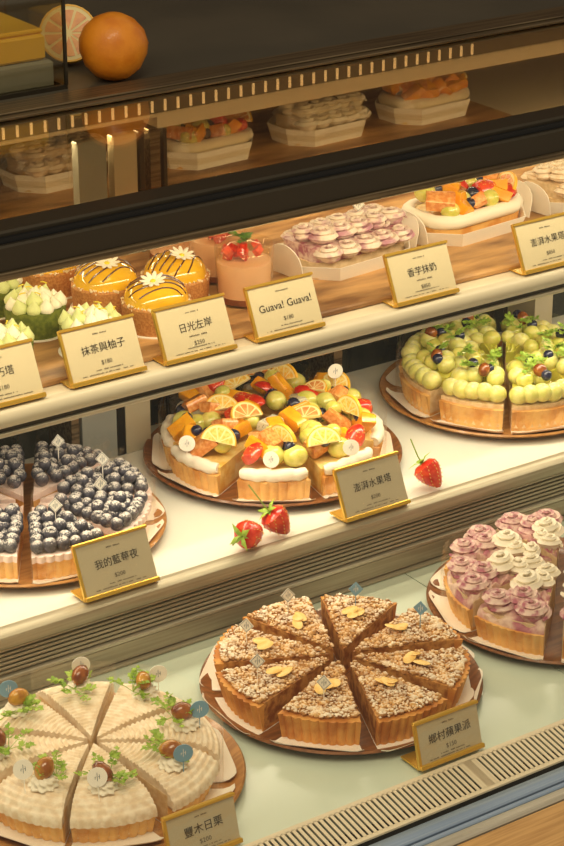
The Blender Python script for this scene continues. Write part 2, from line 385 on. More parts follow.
def sign(x, y, z, text, price, label, w=.084, h=.056, lean=RAD(25), cm='card', tail=True, sub=False, rz=0, head=6):
    t = thing('price_sign', label, 'price sign', (x, y, z), rz)
    if tail: pass
    rx = -lean
    def L(px, pz, py=0):   # point in the leaning plane, local
        return (px, math.sin(lean)*pz+py*math.cos(lean), math.cos(lean)*pz-py*math.sin(lean)+.002)
    q = (rx, 0, 0)
    obj('card', MB().box(0, w, -.0006, .0006, 0, h).mesh('card', cm, False), t, (0, 0, .002), q)
    obj('acrylic_cover', cached('cover%g' % w, lambda: MB().box(.0006, w-.0006, -.0022, -.0016, .001, h-.001).mesh('cover', 'film', False)), t, (0, 0, .002), q)
    obj('top_rail', MB().box(-.001, w+.001, -.0028, .0026, h-.0012, h+.0022, bev=.0008).mesh('top_rail', 'gold'), t, (0, 0, .002), q)
    obj('bottom_rail', MB().box(-.001, w+.001, -.0034, .0026, -.001, .0038, bev=.0008).mesh('bottom_rail', 'gold'), t, (0, 0, .002), q)
    obj('side_rail', MB().box(-.0014, .0016, -.0012, .0022, 0, h, bev=.0005).mesh('side_rail', 'gold'), t, (0, 0, .002), q)
    obj('foot_plate', MB().box(-.001, w, 0, .028, -.0012, .0004).mesh('foot_plate', 'gold', False), t, (0, .0022, .0014))
    R2 = Matrix.Rotation(-lean, 4, 'X') @ Matrix.Rotation(PI/2, 4, 'X')
    def put(nm, me, px, pz, tilt=0):
        o = obj(nm, me, t); o.matrix_local = Matrix.Translation(Vector(L(px, pz, -.0009))) @ R2 @ Matrix.Rotation(tilt, 4, 'Z')
    n = len(text)
    cs = .0102 if n < 7 else .0100
    put('handwriting', text_mesh(text, cs if ord(text[0]) > 999 else .0115, 'ink'), w*.52, h*.57, RAD(1.5))
    if price: put('price_text', text_mesh(price, .0062, 'ink_l'), w*.52, h*(.31 if not sub else .26))
    # fine print: rows of tiny marks
    b = MB(); r = random.Random(n)
    def row(x0, x1, zz, s, dens=.8):
        xx = x0
        while xx < x1:
            if r.random() < dens: b.box(xx, xx+s*.72, 0, .0001, zz-s*.5, zz+s*.5*r.uniform(.3, 1))
            xx += s
    row(w*.42, w*.60, h*.84, .0016, .85)
    if sub: row(w*.40, w*.64, h*.40, .0018, .9)
    row(w*.34, w*.72, h*.19, .0013); row(w*.16, w*.86, h*.125, .0013)
    o = obj('fine_print', b.mesh('fine_print', 'ink_l', False), t, L(0, 0, -.0009), q)
    return t

def berry_mesh(m='blueb'):
    def f():
        b = MB(); b.lathe([(0, -1), (.38, -.93), (.72, -.70), (.95, -.3), (1, .05), (.93, .4), (.75, .68), (.5, .86), (.30, .90), (.26, .80), (0, .76)], 14)
        for k in range(5):
            a = 2*PI*k/5; b.add([(.2*math.cos(a-.5), .2*math.sin(a-.5), .85), (.2*math.cos(a+.5), .2*math.sin(a+.5), .85), (.42*math.cos(a), .42*math.sin(a), 1.02)], [(0, 1, 2)])
        return b.mesh('blueberry', m)
    return cached('berry'+m, f)
def grape_mesh(m): return cached('grape'+m, lambda: MB().sphere(1, n=16, m=12, sc=(1, .92, .86)).mesh('grape', m))
def leaf_poly(s=1):
    pts = [(0, 0), (.25, .12), (.3, .42), (.5, .3), (.62, .55), (.72, .22), (1, .12), (1.05, 0)]
    return [(x*s, y*s) for x, y in pts]+[(x*s, -y*s) for x, y in reversed(pts[1:-1])]
def sprig_mesh(seed, m='leaf', n=4, L=.02):
    def f():
        r = random.Random(seed); b = MB()
        for k in range(n):
            a = r.uniform(0, 2*PI); el = r.uniform(.25, 1.0); ln = L*r.uniform(.7, 1.2)
            d = Vector((math.cos(a)*math.cos(el), math.sin(a)*math.cos(el), math.sin(el)))
            pts = [d*ln*t+Vector((0, 0, -.2*ln*t*t)) for t in (0, .3, .6, .85, 1)]
            b.tube(pts, .00035, 4)
            for t in (.45, .6, .75, .9, 1.0):
                for sd in ((-1, 1) if t < 1 else (0,)):
                    p = d*ln*t+Vector((0, 0, -.2*ln*t*t)); s = r.uniform(.0042, .0068)
                    rz = a+sd*1.0+r.uniform(-.3, .3)
                    tf = Matrix.Translation(p) @ Matrix.Rotation(rz, 4, 'Z') @ Matrix.Rotation(r.uniform(-.7, .2), 4, 'Y') @ Matrix.Rotation(r.uniform(-.6, .6), 4, 'X')
                    b.prism(leaf_poly(s), 0, .0003, 0, tf)
        return b.mesh('herb_sprig', m, False)
    return cached('sprig%d%s%d%g' % (seed, m, n, L), f)
def rosette_mesh(key, m, turns=2.3, r0=.010, rise=.012, tr=.0042, pk=True):
    def f():
        b = MB(); N = int(turns*16); pts = []
        for i in range(N+1):
            t = i/N; a = turns*2*PI*t; rr = r0*(1-t)**.8
            pts.append((rr*math.cos(a), rr*math.sin(a), tr*.8+rise*t**.8))
        b.tube(pts, lambda t: tr*(1-.70*t)*(1+.10*math.sin(t*turns*34))*min(1, .25+t*6), 10, star=-.30)
        b.sphere(r0*.8, (0, 0, rise*.35), (1, 1, .7), 10, 6)
        return b.mesh('cream_rosette', m, True, 60)
    return cached(key, f)
def twist_mesh(key, m, r0=.014, h=.017, lobes=9):
    def f():
        b = MB(); n = 72; N = 16; vs = []; fs = []
        for i in range(N+1):
            t = i/N; rr = r0*(math.sin(min(1, t*3+.35)*PI/2))*(1-t)**.62 if t < 1 else 0; z = h*t**.9
            rr *= 1+.10*math.sin(t*PI*5)
            for k in range(n):
                a = 2*PI*k/n; q = rr*(1+.11*math.cos(lobes*(a+t*1.9)))
                vs.append((q*math.cos(a), q*math.sin(a), z))
        for i in range(N):
            for k in range(n): fs.append((i*n+k, i*n+(k+1) % n, (i+1)*n+(k+1) % n, (i+1)*n+k))
        fs.append(tuple(reversed(range(n))))
        return b.add(vs, fs).mesh('cream_rosette', m, True, 80)
    return cached(key, f)
def kiss_mesh(m): return cached('kiss'+m, lambda: MB().lathe([(0, 0), (.0072, .0005), (.0085, .0035), (.0078, .007), (.005, .0105), (.0024, .0135), (.0006, .016), (0, .0168)], 12).mesh('cream_peak', m))
def flag(parent, loc, rz, shape='diamond', m='paper', s=.0085, tilt=0):
    key = 'flag%s%s' % (shape, m)
    def f():
        b = MB()
        if shape == 'diamond': poly = [(0, -1), (.9, 0), (0, 1), (-.9, 0)]
        else: poly = [(math.cos(2*PI*k/20), math.sin(2*PI*k/20)) for k in range(20)]
        tf = Matrix.Translation((0, 0, .016)) @ Matrix.Rotation(PI/2, 4, 'X')
        b.prism([(x*s, y*s) for x, y in poly], -.0003, .0003, 0, tf)
        if shape == 'diamond' and m == 'paper': 
            q = [(x*s*.86, y*s*.86) for x, y in poly]
            for k in range(4):
                p0, p1 = q[k], q[(k+1) % 4]; b.tube([(p0[0], -.0005, .016+p0[1]), (p1[0], -.0005, .016+p1[1])], .00018, 4, 1)
        # small printed mark: strokes
        for x0, x1, z0, z1 in ((-.0022, -.0008, .0165, .0168), (.0008, .0024, .0165, .0168), (-.0002, .0002, .0125, .0205), (-.0022, -.0018, .0145, .0168), (.0018, .0022, .0145, .0185)):
            b.box(x0, x1, -.0006, -.0004, z0, z1, 1)
        b.box(-.0004, .0004, -.0003, .0003, -.006, .0085)
        return b.mesh('flag_pick', [m, 'paper' if m == 'blueflag' else 'blueink'], False)
    o = obj('flag_pick', cached(key, f), parent, loc, (tilt, 0, rz), label={'paper': 'white tag on a pick', 'blueflag': 'pale blue tag on a pick'}[m])
    return o

# ------------------------------------------------------------------ tart slices
HA = RAD(20.4)
def wedge(Rr, h0, h1, ha=HA, nt=18, nr=12, zf=None, flare=0, flute=0, nf=9, inset=0, mats=0, skew=None):
    """solid wedge with its tip at the origin and its axis on +x"""
    b = MB(); vs = []; fs = []
    def rad(a, top): return Rr + (0 if top else -flare) + flute*abs(math.cos(nf*PI*(a+ha)/(2*ha)/1))
    for top in (1, 0):
        for i in range(nr+1):
            for j in range(nt+1):
                a = -ha+2*ha*j/nt; r = rad(a, top)*i/nr
                z = (zf(r, a) if zf else h1) if top else h0
                vs.append((inset+r*math.cos(a), r*math.sin(a), z))
    n1 = (nr+1)*(nt+1); W = nt+1
    for i in range(nr):
        for j in range(nt):
            q = (i*W+j, i*W+j+1, (i+1)*W+j+1, (i+1)*W+j)
            if i == 0: q = (0*W+j if 0 else 0, (i+1)*W+j+1, (i+1)*W+j); fs.append(q); fs.append(tuple(n1+k for k in reversed(q))); continue
            fs.append(q); fs.append(tuple(n1+k for k in reversed(q)))
    for j in range(nt): fs.append((nr*W+j, nr*W+j+1, n1+nr*W+j+1, n1+nr*W+j))
    for i in range(nr):
        for j in (0, nt):
            a, c = (0 if i == 0 else i*W+j), (i+1)*W+j
            a2, c2 = n1+(0 if i == 0 else i*W+j), n1+(i+1)*W+j
            fs.append((a, c, c2, a2))
    return b.add(vs, fs)
def cleanup(me):
    bm = bmesh.new(); bm.from_mesh(me); bmesh.ops.delete(bm, geom=[v for v in bm.verts if not v.link_faces], context='VERTS'); bm.to_mesh(me); bm.free(); return me
def liner_mesh(Rr, lip=.009):
    def f():
        b = MB(); nt = 14; ha = HA*1.02; pts = []
        prof = [(0, .0002), (Rr*.5, .0002), (Rr*.93, .0002), (Rr+.003, .0016), (Rr+.009, .0045), (Rr+.0135, .0085)]
        vs = []; W = nt+1
        for th in (0, .0006):
            for r, z in prof:
                for j in range(W):
                    t = j/nt*2-1; a = ha*t
                    if r > Rr: q_ = r*math.cos(ha)*1.055/math.cos(a); rr = q_*(1-.045*t**8)
                    else: rr = r
                    vs.append((rr*math.cos(a)+.001, rr*math.sin(a), z+th))
        n1 = len(prof)*W; fs = []
        for i in range(len(prof)-1):
            for j in range(nt):
                q = (i*W+j, i*W+j+1, (i+1)*W+j+1, (i+1)*W+j); fs.append(q); fs.append(tuple(n1+k for k in reversed(q)))
        k = (len(prof)-1)*W
        for j in range(nt): fs.append((k+j, k+j+1, n1+k+j+1, n1+k+j))
        return b.add(vs, fs).mesh('paper_liner', 'paper')
    return cached('liner%g%g' % (Rr, lip), f)
def film_mesh(Rr, h, outer=True, z0=.002):
    def f():
        b = MB(); ha = HA*1.03; path = [(.002, 0)]
        for t in (.33, .66, 1): path.append((Rr*t*math.cos(ha), Rr*t*math.sin(ha)))
        left = list(reversed([(x, y) for x, y in path]))
        if outer: arc = [((Rr+.002)*math.cos(ha*(1-2*k/10)), (Rr+.002)*math.sin(ha*(1-2*k/10))) for k in range(11)]
        else: arc = []
        right = [(x, -y) for x, y in reversed(path[1:])]
        loop = path[:]
        full = [path[0]]+path[1:]+(arc if outer else [])+([] if outer else [])
        vs = []; fs = []
        def strip(pl):
            o = len(b.v); N = len(pl); vv = []
            for x, y in pl: vv += [(x, y, z0), (x, y, z0+h*(1.0 if not outer else 1.0))]
            b.add(vv, [(2*i, 2*i+2, 2*i+3, 2*i+1) for i in range(N-1)])
        strip(path); strip([(x, -y) for x, y in path])
        if outer: strip(arc)
        return b.mesh('plastic_film', 'film', False)
    return cached('film%g%g%d' % (Rr, h, outer), f)
POSN = {0: 'nearest the camera', 45: 'at front right', 90: 'on the right', 135: 'at back right', 180: 'at the far back', -135: 'at back left', -90: 'on the left', -45: 'at front left'}
VIEW = math.atan2(-1.572, -1.161)
def posword(rel):
    rel = (rel+180) % 360-180
    best = min(POSN, key=lambda k: abs((rel-k+180) % 360-180)); return POSN[best]
def place_slices(cx, cy, z, off, build, group, lab, cat, shift=.012, skip=(), name='tart_slice', jit=1):
    out = []; r = random.Random(int(off*7+cx*100))
    for k in range(8):
        rel = off+45*k; a = VIEW+RAD(rel)
        sh = shift+r.uniform(-.002, .003)*jit
        x, y = cx+sh*math.cos(a), cy+sh*math.sin(a)
        if k in skip: continue
        t = thing(name, None, cat, (x, y, z), a+RAD(r.uniform(-2, 2))*jit, group)
        extra = build(t, k) or ''
        t['label'] = (lab % posword(rel)) + extra
        out.append(t)
    return out
def scatter(r, Rr, n, dmin, ha=HA*.86, rmin=.02, tries=4000, rmax=None):
    pts = []
    for _ in range(tries):
        if len(pts) >= n: break
        x = r.uniform(rmin, rmax or Rr); y = r.uniform(-1, 1)*x*math.tan(ha)
        if math.hypot(x, y) > (rmax or Rr)-.001: continue
        if all((x-p[0])**2+(y-p[1])**2 > dmin*dmin for p in pts): pts.append((x, y))
    return pts

def plate(x, y, z, r, label, m='tray'):
    t = thing('wooden_plate', label, 'plate', (x, y, z))
    obj('plate_body', MB().lathe([(0, 0), (r*.80, 0), (r*.93, .0035), (r, .0105), (r-.0015, .0125), (r-.006, .0105), (r*.90, .0055), (r*.80, .0045), (0, .0045)], 96).mesh('plate_body', m), t)
    return t

TR = .114
# 1 apple crumble ---------------------------------------------------
def crumble_top(v):
    def f():
        r = random.Random(v); b = MB()
        for (x, y) in scatter(r, TR, 640, .0027, ha=HA*.94, rmin=.006, tries=14000, rmax=TR-.003):
            s = r.choice((r.uniform(.0012, .0022), r.uniform(.0018, .0034)))
            b.sphere(s, (x, y, .0330+r.uniform(-.0006, .0020)), (r.uniform(.7, 1.4), r.uniform(.7, 1.4), r.uniform(.6, 1)), 6, 5, 0, Matrix.Rotation(r.uniform(0, 3), 4, 'Z'), .24, r)
        return b.mesh('crumble_topping', 'crumble', True, 45)
    return cached('ct%d' % v, f)
def build_crumble(t, k):
    v = k % 3
    obj('paper_liner', liner_mesh(TR), t)
    obj('crust', cached('crumbcrust', lambda: cleanup(wedge(TR, .001, .031, flare=.008, flute=.0026, nf=9, nt=54).mesh('crust', 'crust'))), t)
    obj('apple_filling', cached('crumbfill', lambda: cleanup(wedge(TR-.007, .005, .0325, ha=HA*1.012, nt=12).mesh('fill', 'filling'))), t)
    obj('crumble_topping', crumble_top(v), t)
    r = random.Random(k+50)
    for q in range(3):
        me = cached('almond', lambda: MB().sphere(.0092, (0, 0, 0), (1, .62, .10), 14, 6).mesh('almond_flake', 'almond'))
        obj('almond_flake', me, t, (.062+r.uniform(-.008, .008), r.uniform(-.008, .008), .0385+q*.0008), (r.uniform(-.3, .3), r.uniform(-.3, .3), r.uniform(0, PI)))
    # tags where the photo shows them
    fl = {0: ('diamond', 'paper'), 3: ('diamond', 'blueflag'), 4: ('diamond', 'blueflag'), 5: ('diamond', 'paper'), 6: ('diamond', 'paper'), 7: ('diamond', 'paper')}.get(k)
    if fl:
        flag(t, (.085, 0, .040), VIEW+PI/2-t.rotation_euler[2]+.25*(k % 3-1), *fl, s=.0085)
        return ', with %s tag' % ('pale blue' if fl[1] == 'blueflag' else 'white')
    return ', without a tag'
PC = (-.020, -.024)
plate(*PC, .0002, .1425, 'round reddish brown wooden plate under the apple crumble tart')
place_slices(*PC, .0047, -10, build_crumble, 'apple crumble tart slices', 'sugar-dusted apple crumble tart slice %s', 'tart slice', name='crumble_tart_slice')

# 2 mont blanc --------------------------------------------------------
MR = .111
def mb_z(r, a):
    e = max(0, (r-MR*.80)/(MR*.20))
    return .0405+.004*math.sin(min(1, r/MR)*PI)-.010*e*e + .0011*math.sin(r*2*PI/.0052+.6*math.sin(a*5))*min(1, r/.02)
def build_mb(t, k):
    obj('paper_liner', liner_mesh(MR), t)
    obj('crust', cached('mbcrust', lambda: cleanup(wedge(MR-.003, .001, .024, flare=.007, flute=.0024, nf=8, nt=48).mesh('crust', 'crust_l'))), t)
    obj('sponge_layer', cached('mbsp', lambda: cleanup(wedge(MR-.008, .005, .034, ha=HA*1.008, nt=10).mesh('sp', 'sponge'))), t)
    def f():
        b = wedge(MR, .022, .05, ha=HA*1.0, nt=44, nr=110, zf=mb_z, flute=.0018, nf=10)
        return cleanup(b.mesh('chestnut_cream', 'mbcream', True, 80))
    obj('chestnut_cream', cached('mbcream', f), t)
    rr = random.Random(k*3+1)
    px, py = .082, rr.uniform(-.006, .006)
    obj('cream_rosette', twist_mesh('tw_w', 'white', .0145, .015), t, (px, py, .0425), (0, 0, k))
    ch = cached('chestnut%d' % (k % 2), lambda: MB().sphere(.0110, (0, 0, 0), (1.05, .72, .8), 9, 7, jit=.05, rnd=random.Random(3)).mesh('chestnut', 'chestnut' if k % 2 == 0 else 'chestnut_y'))
    obj('chestnut', ch, t, (px-.002, py, .0600), (rr.uniform(-.9, .9), rr.uniform(-.9, .9), rr.uniform(0, 3)))
    obj('herb_sprig', sprig_mesh(10+k % 4, 'leaf', 8, .025), t, (px-.010, py+.007, .050), (0, 0, k*1.3))
    obj('plastic_film', film_mesh(MR+.003, .052, True), t)
    fl = {2: 'blueflag', 1: 'blueflag', 3: 'paper', 4: 'paper', 5: 'blueflag', 7: 'paper', 0: 'paper'}.get(k)
    if fl: flag(t, (px+.013, -.006 if k else -.011, .046), VIEW+PI/2-t.rotation_euler[2]+.3, 'round', fl, s=.0092, tilt=-.3 if k in (0, 7) else 0)
    return ' and topped with herb and chestnut'
PM = (-.311, -.032)
plate(*PM, .0002, .142, 'round honey brown wooden plate under the chestnut cream tart', 'tray_l')
place_slices(*PM, .0047, 17, build_mb, 'chestnut cream tart slices', 'combed chestnut cream tart slice %s', 'tart slice', name='chestnut_tart_slice', shift=.006)

# 3 taro (purple) tart -----------------------------------------------
def build_taro(t, k):
    obj('paper_liner', liner_mesh(TR), t)
    obj('crust', cached('tarocrust', lambda: cleanup(wedge(TR, .001, .027, flare=.007, flute=.0022, nf=9, nt=54).mesh('crust', 'crust_l'))), t)
    obj('taro_mousse', cached('taromousse', lambda: cleanup(wedge(TR-.006, .005, .05, ha=HA*1.01, nt=14, zf=lambda r, a: .034+.013*math.sin(min(1, (1-r/TR)*1.1)*PI/2)).mesh('m', 'taroside'))), t)
    def bank(r0, r1, z0, key, m):
        def f():
            b = wedge(TR-.002, .026, .05, ha=HA*.99, nt=60, nr=60, zf=lambda r, a: (.043-.9*max(0, r-.098)+.004*math.sin(min(1, (1-r/TR)*1.1)*PI/2)+.0022*math.sin(r*420+3*math.sin(a*9))+.0014*math.sin(a*38+r*90)))
            return cleanup(b.mesh('swirled_cream', m, True, 80))
        return cached(key, f)
    obj('swirled_cream', bank(0, 0, 0, 'bank', 'purple_m'), t)
    spots = [(.094, -.0195, 1), (.094, .0195, 1), (.078, .001, 1), (.056, -.006, 2), (.040, .004, 2), (.024, 0, 2)]
    for q, (x, y, kk) in enumerate(spots):
        z = .034+.013*math.sin(min(1, (1-x/TR)*1.1)*PI/2)-.001
        me = rosette_mesh('ros_p', 'purple', 2.7, .0175, .014, .0062) if kk == 1 else rosette_mesh('ros_pw', 'white', 2.7, .0160, .019, .0062)
        obj('cream_rosette', me, t, (x, y, z), (0, 0, q*1.1+k), (1, 1, 1) if kk == 1 else ((1.1, .95, 1) if x > .04 else (.8, .55, .75)), label='purple dusted rosette' if kk == 1 else 'plain white rosette')
    obj('plastic_film', film_mesh(TR+.003, .048, True), t)
PP = (.274, -.020)
plate(*PP, .0002, .1435, 'round dark brown wooden plate under the purple taro cream tart')
place_slices(*PP, .0047, -30, build_taro, 'purple taro tart slices', 'taro tart slice with purple cream swirls %s of its plate', 'tart slice', skip=(3,), name='taro_tart_slice', shift=.012)

# 4 blueberry tart ------------------------------------------------------
DZ = .08
def build_blue(t, k):
    obj('paper_liner', liner_mesh(TR+.002), t)
    obj('crust', cached('bluecrust', lambda: cleanup(wedge(TR+.002, .001, .026, flare=.007, flute=.0022, nf=9, nt=54).mesh('crust', 'crust_l'))), t)
    obj('pink_cream', cached('bluecream', lambda: cleanup(wedge(TR+.003, .024, .031, ha=HA*1.01, nt=54, flute=.003, nf=9).mesh('m', 'pinkcream'))), t)
    r = random.Random(k+3); me = berry_mesh()
    rows = [(.1085, 6), (.0945, 5), (.081, 5), (.0675, 4), (.054, 3), (.041, 2), (.027, 1)]
    for rr, n in rows:
        for j in range(n):
            a = (0 if n == 1 else (-1+2*j/(n-1)))*HA*.90*(1-.0035/rr*.9)
            if n > 1: a *= 1-.006/rr*.5
            s = r.uniform(.0070, .0080)
            obj('blueberry', me, t, (rr*math.cos(a)+r.uniform(-.001, .001), rr*math.sin(a)+r.uniform(-.001, .001), .0365+r.uniform(0, .002)), (r.uniform(-.7, .7), r.uniform(-.7, .7), r.uniform(0, 6)), s)
    for x, y in scatter(r, .1, 6, .017, ha=HA*.6, rmin=.045, rmax=.1):
        obj('blueberry', me, t, (x, y, .0455), (r.uniform(-.7, .7), r.uniform(-.7, .7), r.uniform(0, 6)), .0072)
    obj('plastic_film', film_mesh(TR+.008, .052, True), t)
    if k in (0, 1, 2, 3):
        flag(t, (.072, .0, .048), VIEW+PI/2-t.rotation_euler[2]+.5*(k % 2), 'diamond', 'paper')
        return ', with a white tag'
PB = (-.183, .322)
plate(*PB, DZ+.0002, .148, 'round tan wooden plate under the blueberry tart', 'tray_l')
place_slices(*PB, DZ+.0047, 28, build_blue, 'blueberry tart slices', 'blueberry tart slice under sugared berries %s', 'tart slice', name='blueberry_tart_slice')

# 5 mixed fruit tart ----------------------------------------------------
def straw_half():
    def f():
        b = MB(); n = 14; vs = []; fs = []
        prof = [(0, -1), (.30, -.85), (.52, -.5), (.66, 0), (.62, .4), (.35, .62), (0, .66)]
        for r, x in prof:
            for k in range(n+1):
                a = PI*k/n; vs.append((x, r*math.cos(a), r*math.sin(a)))
        W = n+1
        for i in range(len(prof)-1):
            for k in range(n): fs.append((i*W+k, i*W+k+1, (i+1)*W+k+1, (i+1)*W+k))
        b.add(vs, fs, 0)
        poly = [(x, r) for r, x in prof]+[(x, -r) for r, x in reversed(prof)]
        b.add([(x, y, 0) for x, y in poly], [tuple(range(len(poly)))], 1)
        r_ = random.Random(2)
        for q in range(26):
            i = r_.uniform(.2, .95); a = r_.uniform(.2, PI-.2); x = -1+1.6*i; rr = .66*math.sin(min(1, i*1.15+.12)*PI*.62)+.02
            b.sphere(.035, (x, rr*.97*math.cos(a), rr*.97*math.sin(a)), (1.4, 1, .7), 5, 4, 2)
        return b.mesh('strawberry_half', ['straw', 'straw_in', 'seed'])
    return cached('strawhalf', f)
def chunk(m, key, seed):
    def f():
        b = MB(); b.box(-1, 1, -.62, .62, -.5, .5, bev=.16)
        r = random.Random(seed); b.v = [(x*r.uniform(.88, 1.1), y*r.uniform(.85, 1.12), z*r.uniform(.85, 1.15)+.12*x*x) for x, y, z in b.v]
        me = b.mesh(key, m, True, 50); return me
    return cached('chunk'+key+str(seed), f)
def citrus(full=False, m='lemon'):
    def f():
        b = MB(); A = 2*PI if full else PI; n = 24; a0 = 0
        def arc(r, n=n): return [(r*math.cos(a0+A*k/n), r*math.sin(a0+A*k/n)) for k in range(n+(0 if full else 1))]
        b.prism(arc(1), -.10, .10, 1); 
        outer = arc(1.07)
        # peel band
        N = len(outer); o1 = arc(1.0)
        for z0, z1 in ((-.11, .11),):
            vs = [(x, y, z0) for x, y in outer]+[(x, y, z1) for x, y in outer]+[(x, y, z1) for x, y in o1]+[(x, y, z0) for x, y in o1]
            R_ = range(N if full else N-1)
            fs = [(k, (k+1) % N, N+(k+1) % N, N+k) for k in R_]+[(N+k, N+(k+1) % N, 2*N+(k+1) % N, 2*N+k) for k in R_]+[(3*N+k, 3*N+(k+1) % N, (k+1) % N, k) for k in R_]
            b.add(vs, fs, 2)
        ns = 10 if full else 5
        for k in range(ns):
            a1, a2 = A*k/ns+.06, A*(k+1)/ns-.06
            pts = [(.12*math.cos((a1+a2)/2), .12*math.sin((a1+a2)/2))]+[(.86*math.cos(a1+(a2-a1)*q/5), .86*math.sin(a1+(a2-a1)*q/5)) for q in range(6)]
            b.prism(pts, -.12, .12, 0)
        return b.mesh('citrus_slice', [m, 'rind', 'peel'], False)
    return cached('citrus%d%s' % (full, m), f)
def add_fruit(t, kind, loc, r, s=1, parent_name=None):
    e = (r.uniform(-.4, .4), r.uniform(-.4, .4), r.uniform(0, 6.28))
    if kind == 'grape': return obj('green_grape', grape_mesh('grape'), t, loc, e, .0105*s*r.uniform(.9, 1.1))
    if kind == 'blue': return obj('blueberry', berry_mesh('blueb_c'), t, loc, e, .0066*s)
    if kind == 'straw': return obj('strawberry_half', straw_half(), t, loc, (e[0]+.2, e[1]+.3, e[2]), .0150*s)
    if kind == 'mango': return obj('mango_chunk', chunk('mango', 'mango_chunk', r.randint(0, 2)), t, loc, (e[0]*1.5, e[1]*2, e[2]), .0125*s)
    if kind == 'grapefruit': return obj('grapefruit_segment', chunk('grapefruit', 'grapefruit_segment', r.randint(0, 2)), t, loc, (e[0]*1.5, e[1]*2, e[2]), .0130*s)
    if kind == 'lemon': return obj('citrus_slice', citrus(False), t, loc, (RAD(58)+e[0]*1.6, e[1], VIEW+PI/2-t.rotation_euler[2]+e[2]*.35-1.1), .0150*s)
    if kind == 'oranges': return obj('orange_slice', citrus(False, 'grapefruit'), t, loc, (RAD(50)+e[0]*1.8, e[1], VIEW+PI/2-t.rotation_euler[2]+e[2]*.4-1.2), .0150*s)
    if kind == 'dragon': return obj('dragonfruit_chunk', chunk('kiwi', 'dragonfruit_chunk', 1), t, loc, e, .011*s)
FRT = [['straw', 'grape', 'grape', 'mango', 'lemon', 'grapefruit', 'blue', 'grape', 'mango', 'dragon', 'blue'],
       ['lemon', 'grape', 'straw', 'grapefruit', 'mango', 'grape', 'blue', 'grape', 'oranges', 'mango', 'blue'],
       ['mango', 'grape', 'straw', 'lemon', 'grape', 'grapefruit', 'blue', 'blue', 'grape', 'mango', 'straw']]
def build_fruit(t, k):
    obj('paper_liner', liner_mesh(TR), t)
    obj('crust', cached('fruitcrust', lambda: cleanup(wedge(TR, .001, .025, flare=.005, flute=.0022, nf=8, nt=48).mesh('crust', 'crust_l'))), t)
    obj('custard', cached('fruitcust', lambda: cleanup(wedge(TR-.006, .005, .033, ha=HA*1.01, nt=14).mesh('m', 'custard'))), t)
    def rope():
        b = MB(); pts = []
        for i in range(17):
            a = (-1+2*i/16)*HA*.93; q = .0010*math.sin(i*1.9); rr = TR-.005+q; pts.append((rr*math.cos(a), rr*math.sin(a), .031+.0008*math.sin(i*1.3)))
        b.tube(pts, lambda u: .0074*(1-.25*abs(2*u-1)**6), 12); return b.mesh('cream_roll', 'white')
    obj('cream_roll', cached('rope', rope), t)
    r = random.Random(k*11+5); kinds = FRT[k % 3][:]; 
    if k > 2: r.shuffle(kinds)
    spots = [(.098, -.026), (.098, .0), (.098, .027), (.082, -.015), (.082, .014), (.066, -.014), (.066, .012), (.052, 0), (.038, .005), (.026, -.002)]
    for (x, y), kd in zip(spots, kinds):
        add_fruit(t, kd, (x-.007+r.uniform(-.002, .002), y*.88+r.uniform(-.002, .002), .043+(.010 if kd in ('lemon', 'oranges') else 0)+.010*(1-x/.1)+r.uniform(0, .004)), r, 1.25)
    for q in range(2):
        add_fruit(t, r.choice(['grape', 'mango', 'straw', 'grapefruit', 'oranges']), (.058+q*.018, r.uniform(-.010, .010), .056+r.uniform(0, .004)), r, 1.0)
    add_fruit(t, 'blue', (.086, r.choice((-1, 1))*.018, .055), r)
    obj('plastic_film', film_mesh(TR+.003, .058, True), t)
    if k in (0, 1, 7): flag(t, (.113, -.004, .035), VIEW+PI/2-t.rotation_euler[2]+.25*(k-1)*(k < 5), 'round', 'paper', s=.0095, tilt=-.2)
    elif k in (3, 4, 5): flag(t, (.090, 0, .058), VIEW+PI/2-t.rotation_euler[2]+.3, 'round', 'blueflag' if k == 5 else 'paper', s=.0092)
    if k in (0, 1, 7): return ', white round tag in front'
PF = (.138, .328)
plate(*PF, DZ+.0002, .149, 'round reddish wooden plate under the mixed fruit tart')
place_slices(*PF, DZ+.0047, 2, build_fruit, 'mixed fruit tart slices', 'mixed fruit tart slice with white cream roll %s', 'tart slice', name='fruit_tart_slice', shift=.013)

